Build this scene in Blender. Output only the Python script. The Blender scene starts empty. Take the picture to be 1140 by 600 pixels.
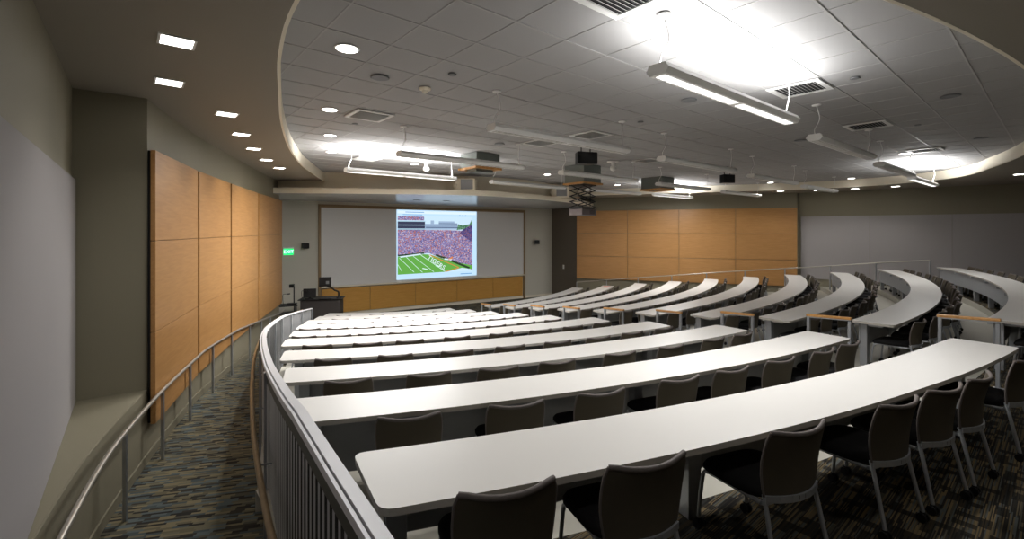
import bpy, math, random
from mathutils import Vector, Matrix
random.seed(7)
C = bpy.context.scene.collection
F, CX, CY, EYE = 515.0, 570.0, 257.0, 1.93        # focal length and horizon of the 1140x600 photograph, eye height
R2D = math.pi/180

# ------------------------------------------------------------------ mesh building
class MB:
    def __init__(s): s.v, s.f, s.m, s.s = [], [], [], []
    def add(s, vs, fs, m=0, sm=False):
        b = len(s.v); s.v += [tuple(p) for p in vs]
        for f in fs: s.f.append([b+i for i in f]); s.m.append(m); s.s.append(sm)
    def box(s, c, d, rz=0, m=0, M=None):
        x, y, z = d[0]/2, d[1]/2, d[2]/2
        vs = [Vector((i*x, j*y, k*z)) for k in (-1, 1) for j in (-1, 1) for i in (-1, 1)]
        T = M if M is not None else Matrix.Rotation(rz, 3, 'Z')
        s.add([T@v+Vector(c) for v in vs], [(0,2,3,1),(4,5,7,6),(0,1,5,4),(2,6,7,3),(0,4,6,2),(1,3,7,5)], m)
    def beam(s, a, b, w, h, m=0):
        a, b = Vector(a), Vector(b); d = b-a; L = d.length; d.normalize()
        side = d.cross(Vector((0,0,1)))
        if side.length < 1e-4: side = Vector((1,0,0))
        side.normalize(); up = side.cross(d)
        M = Matrix((side, d, up)).transposed()
        s.box((a+b)/2, (w, L, h), M=M, m=m)
    def prism(s, poly, z0, z1, mtop=0, mside=None, mbot=None):
        n = len(poly); mside = mtop if mside is None else mside; mbot = mside if mbot is None else mbot
        ar = sum(poly[i][0]*poly[(i+1)%n][1]-poly[(i+1)%n][0]*poly[i][1] for i in range(n))
        if ar < 0: poly = poly[::-1]
        b = len(s.v)
        s.v += [(x, y, z0) for x, y in poly]+[(x, y, z1) for x, y in poly]
        s.f.append([b+i for i in range(n-1, -1, -1)]); s.m.append(mbot); s.s.append(False)
        s.f.append([b+n+i for i in range(n)]); s.m.append(mtop); s.s.append(False)
        for i in range(n):
            j = (i+1) % n
            s.f.append([b+i, b+j, b+n+j, b+n+i]); s.m.append(mside); s.s.append(False)
    def tube(s, pts, r, n=8, m=0, closed=False, sm=True):
        pts = [Vector(p) for p in pts]; k = len(pts); rings = []; prev = None
        rr = r if isinstance(r, (list, tuple)) else [r]*k
        for i, p in enumerate(pts):
            if closed: t = pts[(i+1) % k]-pts[i-1]
            else: t = pts[min(i+1, k-1)]-pts[max(i-1, 0)]
            t.normalize()
            if prev is None:
                a = Vector((0,0,1)) if abs(t.z) < .9 else Vector((1,0,0))
                u = t.cross(a).normalized()
            else:
                u = prev-t*prev.dot(t)
                u = u.normalized() if u.length > 1e-6 else t.orthogonal().normalized()
            prev = u; w = t.cross(u)
            rings.append([p+(u*math.cos(2*math.pi*j/n)+w*math.sin(2*math.pi*j/n))*rr[i] for j in range(n)])
        vs = [v for q in rings for v in q]; fs = []
        for i in range(k if closed else k-1):
            for j in range(n):
                a, b = i*n+j, i*n+(j+1) % n; i2 = (i+1) % k
                fs.append((a, b, i2*n+(j+1) % n, i2*n+j))
        s.add(vs, fs, m, sm)
        if not closed: s.add(rings[0], [tuple(range(n-1, -1, -1))], m); s.add(rings[-1], [tuple(range(n))], m)
    def lathe(s, prof, c=(0,0,0), n=20, m=0, sm=True):      # profile of (radius, z)
        vs = [(c[0]+r*math.cos(2*math.pi*j/n), c[1]+r*math.sin(2*math.pi*j/n), c[2]+z) for r, z in prof for j in range(n)]
        fs = [(i*n+j, i*n+(j+1) % n, (i+1)*n+(j+1) % n, (i+1)*n+j) for i in range(len(prof)-1) for j in range(n)]
        s.add(vs, fs, m, sm)
        s.add(vs[:n], [tuple(range(n-1, -1, -1))], m); s.add(vs[-n:], [tuple(range(n))], m)
    def slab(s, path, z0, z1, th, side=1, m=0):              # vertical slab along a plan path; th to one side
        n = len(path); off = offset(path, th*side)
        Z0 = z0 if isinstance(z0, (list, tuple)) else [z0]*n
        Z1 = z1 if isinstance(z1, (list, tuple)) else [z1]*n
        vs = []
        for i in range(n):
            vs += [(*path[i], Z0[i]), (*path[i], Z1[i]), (*off[i], Z1[i]), (*off[i], Z0[i])]
        fs = []
        for i in range(n-1):
            a, b = i*4, i*4+4
            for j in range(4):
                q = (a+j, b+j, b+(j+1) % 4, a+(j+1) % 4)
                fs.append(q if side > 0 else q[::-1])
        e = [(0,1,2,3), tuple((n-1)*4+j for j in (3,2,1,0))]
        fs += e if side > 0 else [q[::-1] for q in e]
        s.add(vs, fs, m)
    def build(s, name, mats, parent=None, loc=None, rz=0, bevel=0):
        me = bpy.data.meshes.new(name); me.from_pydata(s.v, [], s.f)
        for mm in (mats if isinstance(mats, (list, tuple)) else [mats]): me.materials.append(mm)
        me.polygons.foreach_set('material_index', s.m); me.polygons.foreach_set('use_smooth', s.s); me.update()
        o = bpy.data.objects.new(name, me); C.objects.link(o)
        if parent is not None: o.parent = parent
        if loc: o.location = loc
        o.rotation_euler.z = rz
        if bevel:
            b = o.modifiers.new('bevel', 'BEVEL'); b.width = bevel; b.segments = 2; b.limit_method = 'ANGLE'
        return o

def offset(path, d):          # plan path moved d to its left
    out = []; n = len(path)
    for i in range(n):
        a, b = Vector(path[max(i-1, 0)]), Vector(path[min(i+1, n-1)])
        t = (b-a).normalized(); out.append((path[i][0]-t.y*d, path[i][1]+t.x*d))
    return out
def smooth(path, n=6):        # Catmull-Rom through plan or space points
    P = [Vector(p) for p in path]; out = []
    for i in range(len(P)-1):
        p0 = P[i-1] if i else 2*P[0]-P[1]
        p1, p2 = P[i], P[i+1]; p3 = P[i+2] if i+2 < len(P) else 2*P[-1]-P[-2]
        for k in range(n):
            t = k/n
            out.append(.5*((2*p1)+(p2-p0)*t+(2*p0-5*p1+4*p2-p3)*t*t+(3*p1-p0-3*p2+p3)*t**3))
    return [tuple(p) for p in out+[P[-1]]]
def lerp(xs, ys, x):
    if x <= xs[0]: return ys[0]
    for i in range(len(xs)-1):
        if x <= xs[i+1]: return ys[i]+(ys[i+1]-ys[i])*(x-xs[i])/(xs[i+1]-xs[i])
    return ys[-1]
def resample(path, step):
    P = [Vector(p) for p in path]; L = [0]
    for a, b in zip(P, P[1:]): L.append(L[-1]+(b-a).length)
    n = max(2, int(round(L[-1]/step))+1); out = []; k = 0
    for i in range(n):
        s = L[-1]*i/(n-1)
        while k < len(L)-2 and L[k+1] < s: k += 1
        t = (s-L[k])/max(1e-9, L[k+1]-L[k]); out.append(tuple(P[k].lerp(P[k+1], t)))
    return out
def bearing(px): return (px-CX)/F
def cross_bearing(path, m):   # where a plan path meets the line of sight x = m*y
    for a, b in zip(path, path[1:]):
        fa, fb = a[0]-m*a[1], b[0]-m*b[1]
        if fa*fb <= 0 and fa != fb:
            t = fa/(fa-fb); return (a[0]+(b[0]-a[0])*t, a[1]+(b[1]-a[1])*t)
def at(px, py, H):            # a point H below (+) or above (-) eye height
    Y = H*F/(py-CY); return ((px-CX)/F*Y, Y, EYE-H)

def tag(o, label=None, cat=None, group=None, kind=None):
    for k, v in (('label', label), ('category', cat), ('group', group), ('kind', kind)):
        if v: o[k] = v
    return o
def thing(name, label, cat, loc=(0,0,0), rz=0, group=None):
    o = bpy.data.objects.new(name, None); C.objects.link(o); o.location = loc; o.rotation_euler.z = rz
    o.empty_display_size = .1
    return tag(o, label, cat, group)
def struct(o): return tag(o, kind='structure')
def copy_tree(o, parent=None):
    c = o.copy(); C.objects.link(c)
    if parent is not None: c.parent = parent
    for ch in KIDS.get(o.name, []): copy_tree(ch, c)
    return c
KIDS = {}
def kids(o, *ch): KIDS.setdefault(o.name, []).extend(ch); return o

# ------------------------------------------------------------------ materials
def mat(name, col, rough=.6, metal=0, spec=.4, emit=None, es=1.0, bump=0, bscale=60, var=0, vscale=4, alpha=1):
    m = bpy.data.materials.new(name); m.use_nodes = True; nt = m.node_tree; N = nt.nodes; L = nt.links
    b = N['Principled BSDF']
    b.inputs['Base Color'].default_value = (*col, 1); b.inputs['Roughness'].default_value = rough
    b.inputs['Metallic'].default_value = metal; b.inputs['Specular IOR Level'].default_value = spec
    if emit: b.inputs['Emission Color'].default_value = (*emit, 1); b.inputs['Emission Strength'].default_value = es
    if alpha < 1: b.inputs['Alpha'].default_value = alpha
    if bump or var:
        tc = N.new('ShaderNodeTexCoord')
        if var:
            no = N.new('ShaderNodeTexNoise'); no.inputs['Scale'].default_value = vscale; no.inputs['Detail'].default_value = 4
            L.new(tc.outputs['Object'], no.inputs['Vector'])
            mx = N.new('ShaderNodeMix'); mx.data_type = 'RGBA'
            mx.inputs['A'].default_value = (*[c*(1-var) for c in col], 1); mx.inputs['B'].default_value = (*[min(1, c*(1+var)) for c in col], 1)
            L.new(no.outputs['Fac'], mx.inputs['Factor']); L.new(mx.outputs['Result'], b.inputs['Base Color'])
        if bump:
            n2 = N.new('ShaderNodeTexNoise'); n2.inputs['Scale'].default_value = bscale; L.new(tc.outputs['Object'], n2.inputs['Vector'])
            bp = N.new('ShaderNodeBump'); bp.inputs['Strength'].default_value = bump; bp.inputs['Distance'].default_value = .01
            L.new(n2.outputs['Fac'], bp.inputs['Height']); L.new(bp.outputs['Normal'], b.inputs['Normal'])
    return m
def srgb(r, g, b):
    f = lambda c: (c/255/12.92) if c/255 <= .04045 else ((c/255+.055)/1.055)**2.4
    return (f(r), f(g), f(b))
def wood(name, ca, cb, scale=(1.2, 14, 14), rough=.38):
    m = mat(name, ca, rough); nt = m.node_tree; N = nt.nodes; L = nt.links; b = N['Principled BSDF']
    tc = N.new('ShaderNodeTexCoord'); mp = N.new('ShaderNodeMapping'); mp.inputs['Scale'].default_value = scale
    no = N.new('ShaderNodeTexNoise'); no.inputs['Scale'].default_value = 2.2; no.inputs['Detail'].default_value = 6; no.inputs['Distortion'].default_value = .6
    oi = N.new('ShaderNodeObjectInfo'); ad = N.new('ShaderNodeVectorMath'); ad.operation = 'ADD'
    ml = N.new('ShaderNodeMath'); ml.operation = 'MULTIPLY'; ml.inputs[1].default_value = 40
    L.new(oi.outputs['Random'], ml.inputs[0]); L.new(tc.outputs['Object'], mp.inputs['Vector'])
    L.new(mp.outputs['Vector'], ad.inputs[0]); L.new(ml.outputs[0], ad.inputs[1]); L.new(ad.outputs[0], no.inputs['Vector'])
    cr = N.new('ShaderNodeValToRGB'); cr.color_ramp.elements[0].position = .3; cr.color_ramp.elements[1].position = .72
    cr.color_ramp.elements[0].color = (*ca, 1); cr.color_ramp.elements[1].color = (*cb, 1)
    L.new(no.outputs['Fac'], cr.inputs['Fac']); L.new(cr.outputs['Color'], b.inputs['Base Color'])
    return m
def carpet(name, cols, length, width, rot, dark=0):
    """woven carpet of random coloured dashes: width x length, rows shifted at random"""
    m = mat(name, (.05,.05,.05), .95, spec=.1); nt = m.node_tree; N = nt.nodes; L = nt.links; b = N['Principled BSDF']
    def M(op, a, c=None):
        n = N.new('ShaderNodeMath'); n.operation = op
        for i, v in enumerate((a, c)):
            if v is None: continue
            if isinstance(v, (int, float)): n.inputs[i].default_value = v
            else: L.new(v, n.inputs[i])
        return n.outputs[0]
    tc = N.new('ShaderNodeTexCoord'); mp = N.new('ShaderNodeMapping'); mp.inputs['Rotation'].default_value = (0,0,rot)
    L.new(tc.outputs['Object'], mp.inputs['Vector']); sp = N.new('ShaderNodeSeparateXYZ'); L.new(mp.outputs['Vector'], sp.inputs[0])
    row = M('FLOOR', M('DIVIDE', sp.outputs['Y'], width))
    w1 = N.new('ShaderNodeTexWhiteNoise'); w1.noise_dimensions = '1D'; L.new(row, w1.inputs['W'])
    col = M('FLOOR', M('ADD', M('DIVIDE', sp.outputs['X'], length), w1.outputs['Value']))
    cb = N.new('ShaderNodeCombineXYZ'); L.new(row, cb.inputs['X']); L.new(col, cb.inputs['Y'])
    w2 = N.new('ShaderNodeTexWhiteNoise'); w2.noise_dimensions = '2D'; L.new(cb.outputs[0], w2.inputs['Vector'])
    cr = N.new('ShaderNodeValToRGB'); cr.color_ramp.interpolation = 'CONSTANT'
    el = cr.color_ramp.elements
    while len(el) < len(cols): el.new(.5)
    for i, c in enumerate(cols): el[i].position = i/len(cols); el[i].color = (*c, 1)
    L.new(w2.outputs['Value'], cr.inputs['Fac']); out = cr.outputs['Color']
    if dark:                                            # scattered dark woven squares
        r2 = M('FLOOR', M('DIVIDE', sp.outputs['Y'], dark)); c2 = M('FLOOR', M('DIVIDE', sp.outputs['X'], dark*1.15))
        c3 = N.new('ShaderNodeCombineXYZ'); L.new(r2, c3.inputs['X']); L.new(c2, c3.inputs['Y'])
        w3 = N.new('ShaderNodeTexWhiteNoise'); w3.noise_dimensions = '2D'; L.new(c3.outputs[0], w3.inputs['Vector'])
        mx = N.new('ShaderNodeMix'); mx.data_type = 'RGBA'; mx.inputs['B'].default_value = (.012,.011,.01,1)
        L.new(M('MULTIPLY', M('LESS_THAN', w3.outputs['Value'], .36), .8), mx.inputs['Factor']); L.new(out, mx.inputs['A']); out = mx.outputs['Result']
    L.new(out, b.inputs['Base Color']); return m

M_WHITE = mat('white laminate', srgb(236,233,228), .38, var=.02, vscale=2)
M_EDGE = mat('grey laminate edge', srgb(186,181,173), .5)
M_PANEL = mat('grey laminate panel', srgb(150,152,154), .5)
M_STEEL = mat('brushed silver paint', srgb(176,179,184), .36, .55)
M_RAILM = mat('satin steel rail', srgb(190,184,174), .3, .7)
M_CAP = mat('pale grey painted steel', srgb(246,246,250), .36)
M_DKRAIL = mat('dark grey painted steel', srgb(88,88,82), .5, .2)
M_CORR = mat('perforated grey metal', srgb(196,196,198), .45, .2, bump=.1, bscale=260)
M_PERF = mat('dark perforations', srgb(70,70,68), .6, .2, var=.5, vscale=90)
M_SEAT = mat('black seat fabric', srgb(24,23,24), .9, spec=.2, bump=.1, bscale=300)
M_MESH = mat('dark brown chair mesh', srgb(80,73,60), .75, spec=.3, bump=.25, bscale=420)
M_RIM_LIT = mat('top-lit taupe chair rim', srgb(106,98,94), .6)  # lighter than the mesh: light from above put into the rim colour
M_BLACK = mat('black plastic', srgb(20,20,22), .45)
M_MAPLE = wood('maple veneer', srgb(162,118,69), srgb(178,133,82))
M_MAPLE2 = wood('maple veneer low', srgb(196,146,70), srgb(208,158,84))
M_OAK = wood('oak rail', srgb(186,132,72), srgb(214,164,102), (8, 8, 8))
M_TAN = wood('dull tan wood', srgb(140,118,88), srgb(160,136,102), (8, 8, 8))
M_FRAME = mat('brown wood frame', srgb(146,122,88), .5)
M_OLIVE = mat('olive grey paint', srgb(128,122,103), .55, bump=.02, bscale=120)
M_FRONTW = mat('pale stone paint', srgb(208,204,190), .6, bump=.02, bscale=120)
M_CREAM = mat('cream paint', srgb(238,230,211), .55)
M_SOFFIT = mat('taupe soffit paint', srgb(134,127,115), .6)
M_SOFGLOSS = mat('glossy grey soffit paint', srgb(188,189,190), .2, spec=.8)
M_DARKW = mat('dark umber paint', srgb(104,96,84), .6)
M_FABRIC = mat('grey wall fabric', srgb(156,152,151), .9, spec=.2, bump=.08, bscale=240)
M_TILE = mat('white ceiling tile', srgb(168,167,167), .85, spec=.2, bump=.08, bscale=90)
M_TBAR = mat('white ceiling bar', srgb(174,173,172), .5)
M_CONC = mat('polished pale concrete', srgb(188,184,172), .32, var=.1, vscale=1.6)
M_BOARD = mat('whiteboard', srgb(226,225,223), .3)
M_LAMPW = mat('white lamp housing', srgb(238,238,236), .4)
M_GREY = mat('grey grille', srgb(124,126,128), .6)
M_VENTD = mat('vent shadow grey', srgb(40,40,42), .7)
M_BOX = mat('grey steel box', srgb(112,118,114), .5, .3)
M_GRILLE = mat('mid grey grille', srgb(150,152,154), .7)
M_DESK = mat('dark grey desk', srgb(62,58,56), .6)
M_SCREENOFF = mat('dark monitor glass', srgb(16,16,18), .2)
M_ON = mat('lit downlight', (1,1,1), .5, emit=(1,.96,.9), es=9)
M_TUBE = mat('lit louver', (1,1,1), .5, emit=(1,.98,.94), es=1.5)
M_OFF = mat('unlit louver', srgb(196,195,190), .5)
CARPET_COLS = [srgb(*c) for c in ((104,99,82),(60,57,50),(88,96,96),(118,109,86),(48,46,43),(84,81,70),(98,92,74),(72,79,80))]
M_CARPET = carpet('dash carpet', CARPET_COLS, .13, .03, -.26)
M_CARPET2 = carpet('striped carpet', [srgb(*c) for c in ((96,85,64),(46,43,39),(80,83,80),(112,96,68),(40,38,36),(74,70,60))], .3, .0065, -.698, .06)

# ------------------------------------------------------------------ the seating plan: one circle per table (centre x, centre y, radius), end angles
W = .533                                   # table depth
LEFT = {1:(-7.046,23.444,21.804,16.45,33.56),2:(-6.232,21.817,18.554,13.7,33.7),3:(-5.629,21.186,16.297,10.95,33.5),
        4:(-5.473,21.452,15.061,8.6,32.3),5:(-5.606,21.603,13.747,7.2,32.35),6:(-5.688,22.033,12.754,5.8,31.2),
        7:(-5.565,21.74,10.98,3.4,31.5),8:(-5.535,21.56,9.404,1.2,31.5),9:(-5.651,21.732,8.151,0,31.7),10:(-5.742,21.729,6.75,-1.6,32)}
RIGHT = {1:(-7.081,25.685,23.615,35.3,64.58),2:(-8.526,26.62,23.836,35.33,65.25),3:(-9.322,27.276,23.419,35.9,64.7),
         4:(-8.752,26.649,21.186,35.72,66.1),5:(-10.152,27.78,21.507,37.06,65.6),6:(-8.72,26.52,18.229,36.2,67.5),
         7:(-9.218,26.853,17.389,37.0,67.4),8:(-8.493,26.165,15.011,36.7,68.8),9:(-9.151,26.515,14.315,38.2,68.6),10:(-8.535,26.034,12.144,38.3,69.7)}
DROP = .1607
def tz(k): return -DROP*(k-1)
TOP = .712                                 # table height over its tier
def pol(c, r, deg): return (c[0]+r*math.sin(deg*R2D), c[1]-r*math.cos(deg*R2D))
def arc(c, r, a, b, n): return [pol(c, r, a+(b-a)*i/(n-1)) for i in range(n)]
def ramp_z(y): return lerp([0,4,6,7.5,9.75,12.3,14.5], [-.70,-.79,-.84,-.86,-.98,-1.24,-1.4465], y)
FLOOR = tz(10)

GUARD = smooth([(.95,-.6),(.45,.25),(-.02,.9),(-.405,1.45),(-.831,2.05),(-1.322,2.757),(-1.918,3.70),(-2.285,4.32),(-2.845,5.31),(-3.477,6.5),
                (-4.09,7.82),(-4.95,10.0),(-5.45,11.75),(-5.83,13.45)], 8)
WALL_L = smooth([(-2.55,2.27),(-2.93,2.83),(-3.62,3.98),(-4.36,5.53),(-4.89,6.81),(-5.34,7.98),(-5.97,9.92),(-6.62,11.97),(-7.13,13.67),(-7.45,14.8)], 6)
i_corner = min(range(len(WALL_L)), key=lambda i: abs(WALL_L[i][1]-5.53))
LOW, HIGH = WALL_L[:i_corner+1], WALL_L[i_corner:]
def front(t, d=0): return (.68+.834*t+.552*d, 23.3+.552*t-.834*d)     # along the front wall; d out of the wall
def front_t(px): m = bearing(px); return (m*23.3-.68)/(.834-m*.552)
FRZ = math.atan2(.552, .834)

# ------------------------------------------------------------------ floors
def tier_line(k):
    c = LEFT[k]; d = RIGHT[k]
    return arc(c, c[2], c[3]-(.24 if k > 1 else .17)/c[2]/R2D, c[4], 22)+arc(d, d[2], d[3], d[4]+1.6/d[2]/R2D, 22)
BACK = [(-.9,.2)]
for k in range(1, 11):
    mb = MB(); I = tier_line(k)
    if k == 1:
        c = LEFT[1]
        O = [pol(c, 25.8, math.degrees(math.atan2(p[0]-c[0], c[1]-p[1]))) for p in I]
        O[0] = (1.02,-.65); O[1] = (1.3,-.9)
    else: O = tier_line(k-1)
    z, zb = tz(k), (tz(k+1) if k < 10 else FLOOR-.05)
    n = len(I); vs = [(*p, z) for p in I]+[(*p, z) for p in O]+[(*p, zb-.02) for p in I]
    mb.add(vs, [(i, n+i, n+i+1, i+1) for i in range(n-1)], 0)
    mb.add(vs, [(2*n+i, i, i+1, 2*n+i+1) for i in range(n-1)], 1)
    struct(mb.build('floor', [M_CARPET2 if k == 1 else M_CONC, M_CONC]))
# front floor
mb = MB(); I = tier_line(10)
poly = I+[(6.5,23.5),(4.5,25.5)]+[front(2.6),front(-11.4)]+[(-7.6,15.0),(-6.9,12.9),(-5.8,13.3)]
mb.add([(*p, FLOOR-.002) for p in poly], [tuple(range(len(poly)))], 0)
struct(mb.build('floor', M_CARPET))
# ramp
mb = MB(); n = 40
ys = [-1.4+i*(14.9+1.4)/(n-1) for i in range(n)]
lx = lambda y: lerp([p[1] for p in WALL_L], [p[0] for p in WALL_L], y) if y > 2.27 else -3.28+.813*(3.17-y)
gx = lambda y: lerp([p[1] for p in GUARD], [p[0] for p in GUARD], y)+.05
mb.add([(lx(y)-.02, y, ramp_z(y)) for y in ys]+[(gx(y), y, ramp_z(y)) for y in ys], [(i, n+i, n+i+1, i+1) for i in range(n-1)], 0)
struct(mb.build('floor', M_CARPET))

# ------------------------------------------------------------------ walls
SOF = 3.51; CEIL = 3.78
G0, G1 = (.45,-1.42), (-4.87,5.12)              # the fabric-covered wall left of the camera
mb = MB(); mb.slab([G0, G1], -1.5, CEIL, .15, 1); struct(mb.build('wall_left', M_OLIVE))
mb = MB(); mb.slab([G1, (-4.36,5.53)], -.1, CEIL, .15, 1); struct(mb.build('wall_left', M_OLIVE))
mb = MB(); mb.slab(LOW, [ramp_z(p[1])-.2 for p in LOW], .03, .12, 1)
struct(mb.build('wall_left', M_OLIVE))
mb = MB(); mb.slab(HIGH+[(-8.75,17.1)], [ramp_z(p[1])-.2 for p in HIGH]+[-1.6], CEIL, .15, 1)
struct(mb.build('wall_left', M_OLIVE))
mb = MB(); poly = offset(LOW, .01)+[(-4.37,5.62),(-4.95,5.2),(-3.28,3.17)]
mb.prism(poly, -.08, .035); struct(mb.build('trim_1', M_OLIVE))          # the ledge on top of the low wall
mb = MB(); bp = offset(WALL_L, -.002); mb.slab(bp, [ramp_z(p[1])-.02 for p in bp], [ramp_z(p[1])+.11 for p in bp], .016, -1)
struct(mb.build('baseboard_left', M_OLIVE))
# front wall
mb = MB(); a, b = front(-11.6), front(1.72)
mb.slab([a, b], FLOOR-.1, 3.2, .2, 1); struct(mb.build('wall_front', M_FRONTW))
mb = MB(); mb.slab([front(-9.7,.003), front(1.70,.003)], FLOOR, FLOOR+.12, .02, -1); struct(mb.build('baseboard_front', M_CREAM))
# right wall, its dark end, the fabric-covered wall beyond
RW0, RW1, RW2 = (3.15,22.5), (11.8,19.15), (21.5,11.7)
mb = MB(); mb.slab([(2.05,24.3), RW0], FLOOR-.1, CEIL, .2, 1); struct(mb.build('wall_right', M_DARKW))
mb = MB(); mb.slab([RW0, RW1, (11.98,19.32)], FLOOR-.1, CEIL, .2, 1); struct(mb.build('wall_right', M_OLIVE))
mb = MB(); mb.slab([(11.98,19.32), RW2], FLOOR-.1, CEIL, .2, 1); struct(mb.build('wall_right', M_OLIVE))
mb = MB(); mb.slab([RW2,(20.5,9.5),(16,4.6),(11,1.2),(6,-1.1),(2,-2.0),G0], -1.5, CEIL, .2, 1); struct(mb.build('wall_back', M_OLIVE))

# fabric panels on the walls (things that hang there)
def wall_panel(name, a, b, z0, z1, th, m, label, cat, group, gap=.008, bev=.004):
    d = (Vector(b)-Vector(a)); L = d.length; d.normalize()
    nrm = Vector((d.y, -d.x)); c = (Vector(a)+Vector(b))/2+nrm*th/2
    mb = MB(); mb.box((0,0,0), (L-gap, th, z1-z0-gap))
    o = mb.build(name, m, loc=(c.x, c.y, (z0+z1)/2), rz=math.atan2(d.y, d.x), bevel=bev)
    return tag(o, label, cat, group)
def along(a, b, t): return (a[0]+(b[0]-a[0])*t, a[1]+(b[1]-a[1])*t)
# (panel faces into the room: seen from inside the wall runs left to right)
def inset(p, q, d):
    v = (Vector(q)-Vector(p)).normalized(); return Vector((v.y, -v.x))*d
def flat_panel(a, b, z0, z1, label, flip=False):
    if flip: a, b = b, a
    n = inset(a, b, .004); a, b = (a[0]+n.x, a[1]+n.y), (b[0]+n.x, b[1]+n.y)
    return wall_panel('fabric_panel', a, b, z0, z1, .03, M_FABRIC, label, 'wall panel', 'grey fabric wall panels')
flat_panel(along(G0, G1, .02), along(G0, G1, .995), .04, 2.50, 'wide grey fabric panel on the near wall over the ledge')
g = [along((11.98,19.32), RW2, .006), cross_bearing([(11.98,19.32), RW2], bearing(968)), cross_bearing([(11.98,19.32), RW2], bearing(1060)), along((11.98,19.32), RW2, .78)]
for i, w in enumerate(('beside the last maple panel', 'in the middle of the grey wall', 'at the camera end of the grey wall')):
    flat_panel(g[i], g[i+1], -.04, 2.525, 'grey fabric wall panel '+w)

# maple wall panels: three rows, four columns on each side
ZS = [-.37, .72, 1.81, 2.895]; ROWN = ['bottom', 'middle', 'top']
HX = offset(WALL_L[i_corner-3:]+[(-7.9,15.6)], -.045)
cols = [(167.3,216.2),(218,253.6),(255,284.8),(286.3,312.2)]
for ci, (x0, x1) in enumerate(cols):
    a, b = cross_bearing(HX, bearing(x0)), cross_bearing(HX, bearing(x1))
    if b is None: b = along(HX[-2], HX[-1], .3)
    for ri in range(3):
        wall_panel('maple_panel', a, b, ZS[ri], ZS[ri+1], .05, M_MAPLE,
                   'maple panel over the ramp, %s row, %s column from the camera' % (ROWN[ri], ('first','second','third','fourth')[ci]),
                   'wall panel', 'maple panels along the ramp', .006)
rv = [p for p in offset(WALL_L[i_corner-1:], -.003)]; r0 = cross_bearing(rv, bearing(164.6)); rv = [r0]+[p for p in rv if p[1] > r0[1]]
mb = MB(); mb.slab(rv, ZS[0], ZS[3], .038, -1); struct(mb.build('recess_shade', M_BLACK))  # black backing that paints the recess shadow beside and between the panels
RX = [(RW0[0], RW0[1]), RW1]; bx = [642.3,699,756,818.7,887.3]
for ci in range(4):
    a, b = cross_bearing([along(RW0, RW1, -.05), along(RW0, RW1, 1.05)], bearing(bx[ci])), cross_bearing([along(RW0, RW1, -.05), along(RW0, RW1, 1.05)], bearing(bx[ci+1]))
    n = inset(RW0, RW1, .03)
    a, b = (a[0]+n.x, a[1]+n.y), (b[0]+n.x, b[1]+n.y)
    for ri in range(3):
        wall_panel('maple_panel', a, b, ZS[ri], ZS[ri+1], .05, M_MAPLE,
                   'maple panel beyond the far handrail, %s row, %s column from the screen wall' % (ROWN[ri], ('first','second','third','fourth')[ci]),
                   'wall panel', 'maple panels on the far side wall', .014)

# whiteboard wall: frame, board, wainscot
tl, tr = front_t(354), front_t(584)
board = thing('whiteboard', 'wide white board in a brown wood frame on the front wall', 'whiteboard', (*front((tl+tr)/2), 0), FRZ)
Lb = tr-tl; mb = MB(); mb.box((0,-.03,1.31), (Lb-.16, .03, 3.08)); mb.build('board', M_BOARD, board)
mb = MB()
for x in (-Lb/2+.05, Lb/2-.05): mb.box((x,-.04,.73), (.1, .07, 4.46))
mb.box((0,-.04,2.9), (Lb-.2, .07, .12))
mb.build('board_frame', M_FRAME, board)
mb = MB(); mb.box((0,-.07,-.265), (Lb-.2, .12, .05)); mb.build('pen_tray', M_CREAM, board)
sx = [377,411.7,462.3,508.3,548.3,583]; sx[0] = 354.5
for i in range(5):
    a, b = front(front_t(sx[i])+(.1 if i == 0 else 0),.02), front(front_t(sx[i+1])-(.09 if i == 4 else 0),.02)
    wall_panel('maple_panel', a, b, -1.30, -.33, .03, M_MAPLE2, 'low maple panel under the whiteboard, %s from the lectern' % ('first','second','third','fourth','fifth')[i], 'wall panel', 'low maple panels under the whiteboard', .016)

mb = MB(); mb.slab([front(front_t(354.5)+.08,.001), front(front_t(583)-.08,.001)], -1.29, -.34, .017, -1); struct(mb.build('trim_6', M_DARKW))

# ------------------------------------------------------------------ ceiling
yaw = -.8735; AD = Vector((-math.sin(yaw), math.cos(yaw))); BD = Vector((math.cos(yaw), math.sin(yaw)))
T = .6096
def tile(a, b, ): v = (BD*(-6.121+b)+AD*(1.3105+1.024*a))*T; return (v.x, v.y)
mb = MB(); mb.box((5,9,CEIL+.06), (44,44,.1))
ceil = struct(mb.build('ceiling', M_TILE))
mb = MB()
for b in range(-16, 17):
    p, q = tile(-9, b), tile(36, b); mb.beam((*p, CEIL+.0105), (*q, CEIL+.0105), .018, .014)
for a in range(-9, 37):
    p, q = tile(a, -16), tile(a, 16); mb.beam((*p, CEIL+.0105), (*q, CEIL+.0105), .014, .010)
mb.build('ceiling_grid', M_TBAR, ceil)
LC = (-7.0,23.4)
EDGE_L = smooth([(-.5,1.98),(-1.49,3.17),(-2.1,4.15),(-2.62,5.18),(-3.42,6.84),(-4.27,8.84),(-5.04,11.0),(-5.4,12.3),(-5.9,14.3),(-5.98,14.7)], 5)
EDGE_B = arc(LC, 22.4, 16.9, 58.5, 34)
EDGE_R = smooth([EDGE_B[-1],(12.75,12.7),(13.2,13.9),(13.05,15.3),(12.2,16.7),(10.8,17.75),(8.5,18.8),(5.5,19.95),(3.0,20.9)], 5)
def fascia(path, z0, z1, m, name, side):
    mb = MB(); mb.slab(path, z0, z1, .03, side); return struct(mb.build(name, m))
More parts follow.
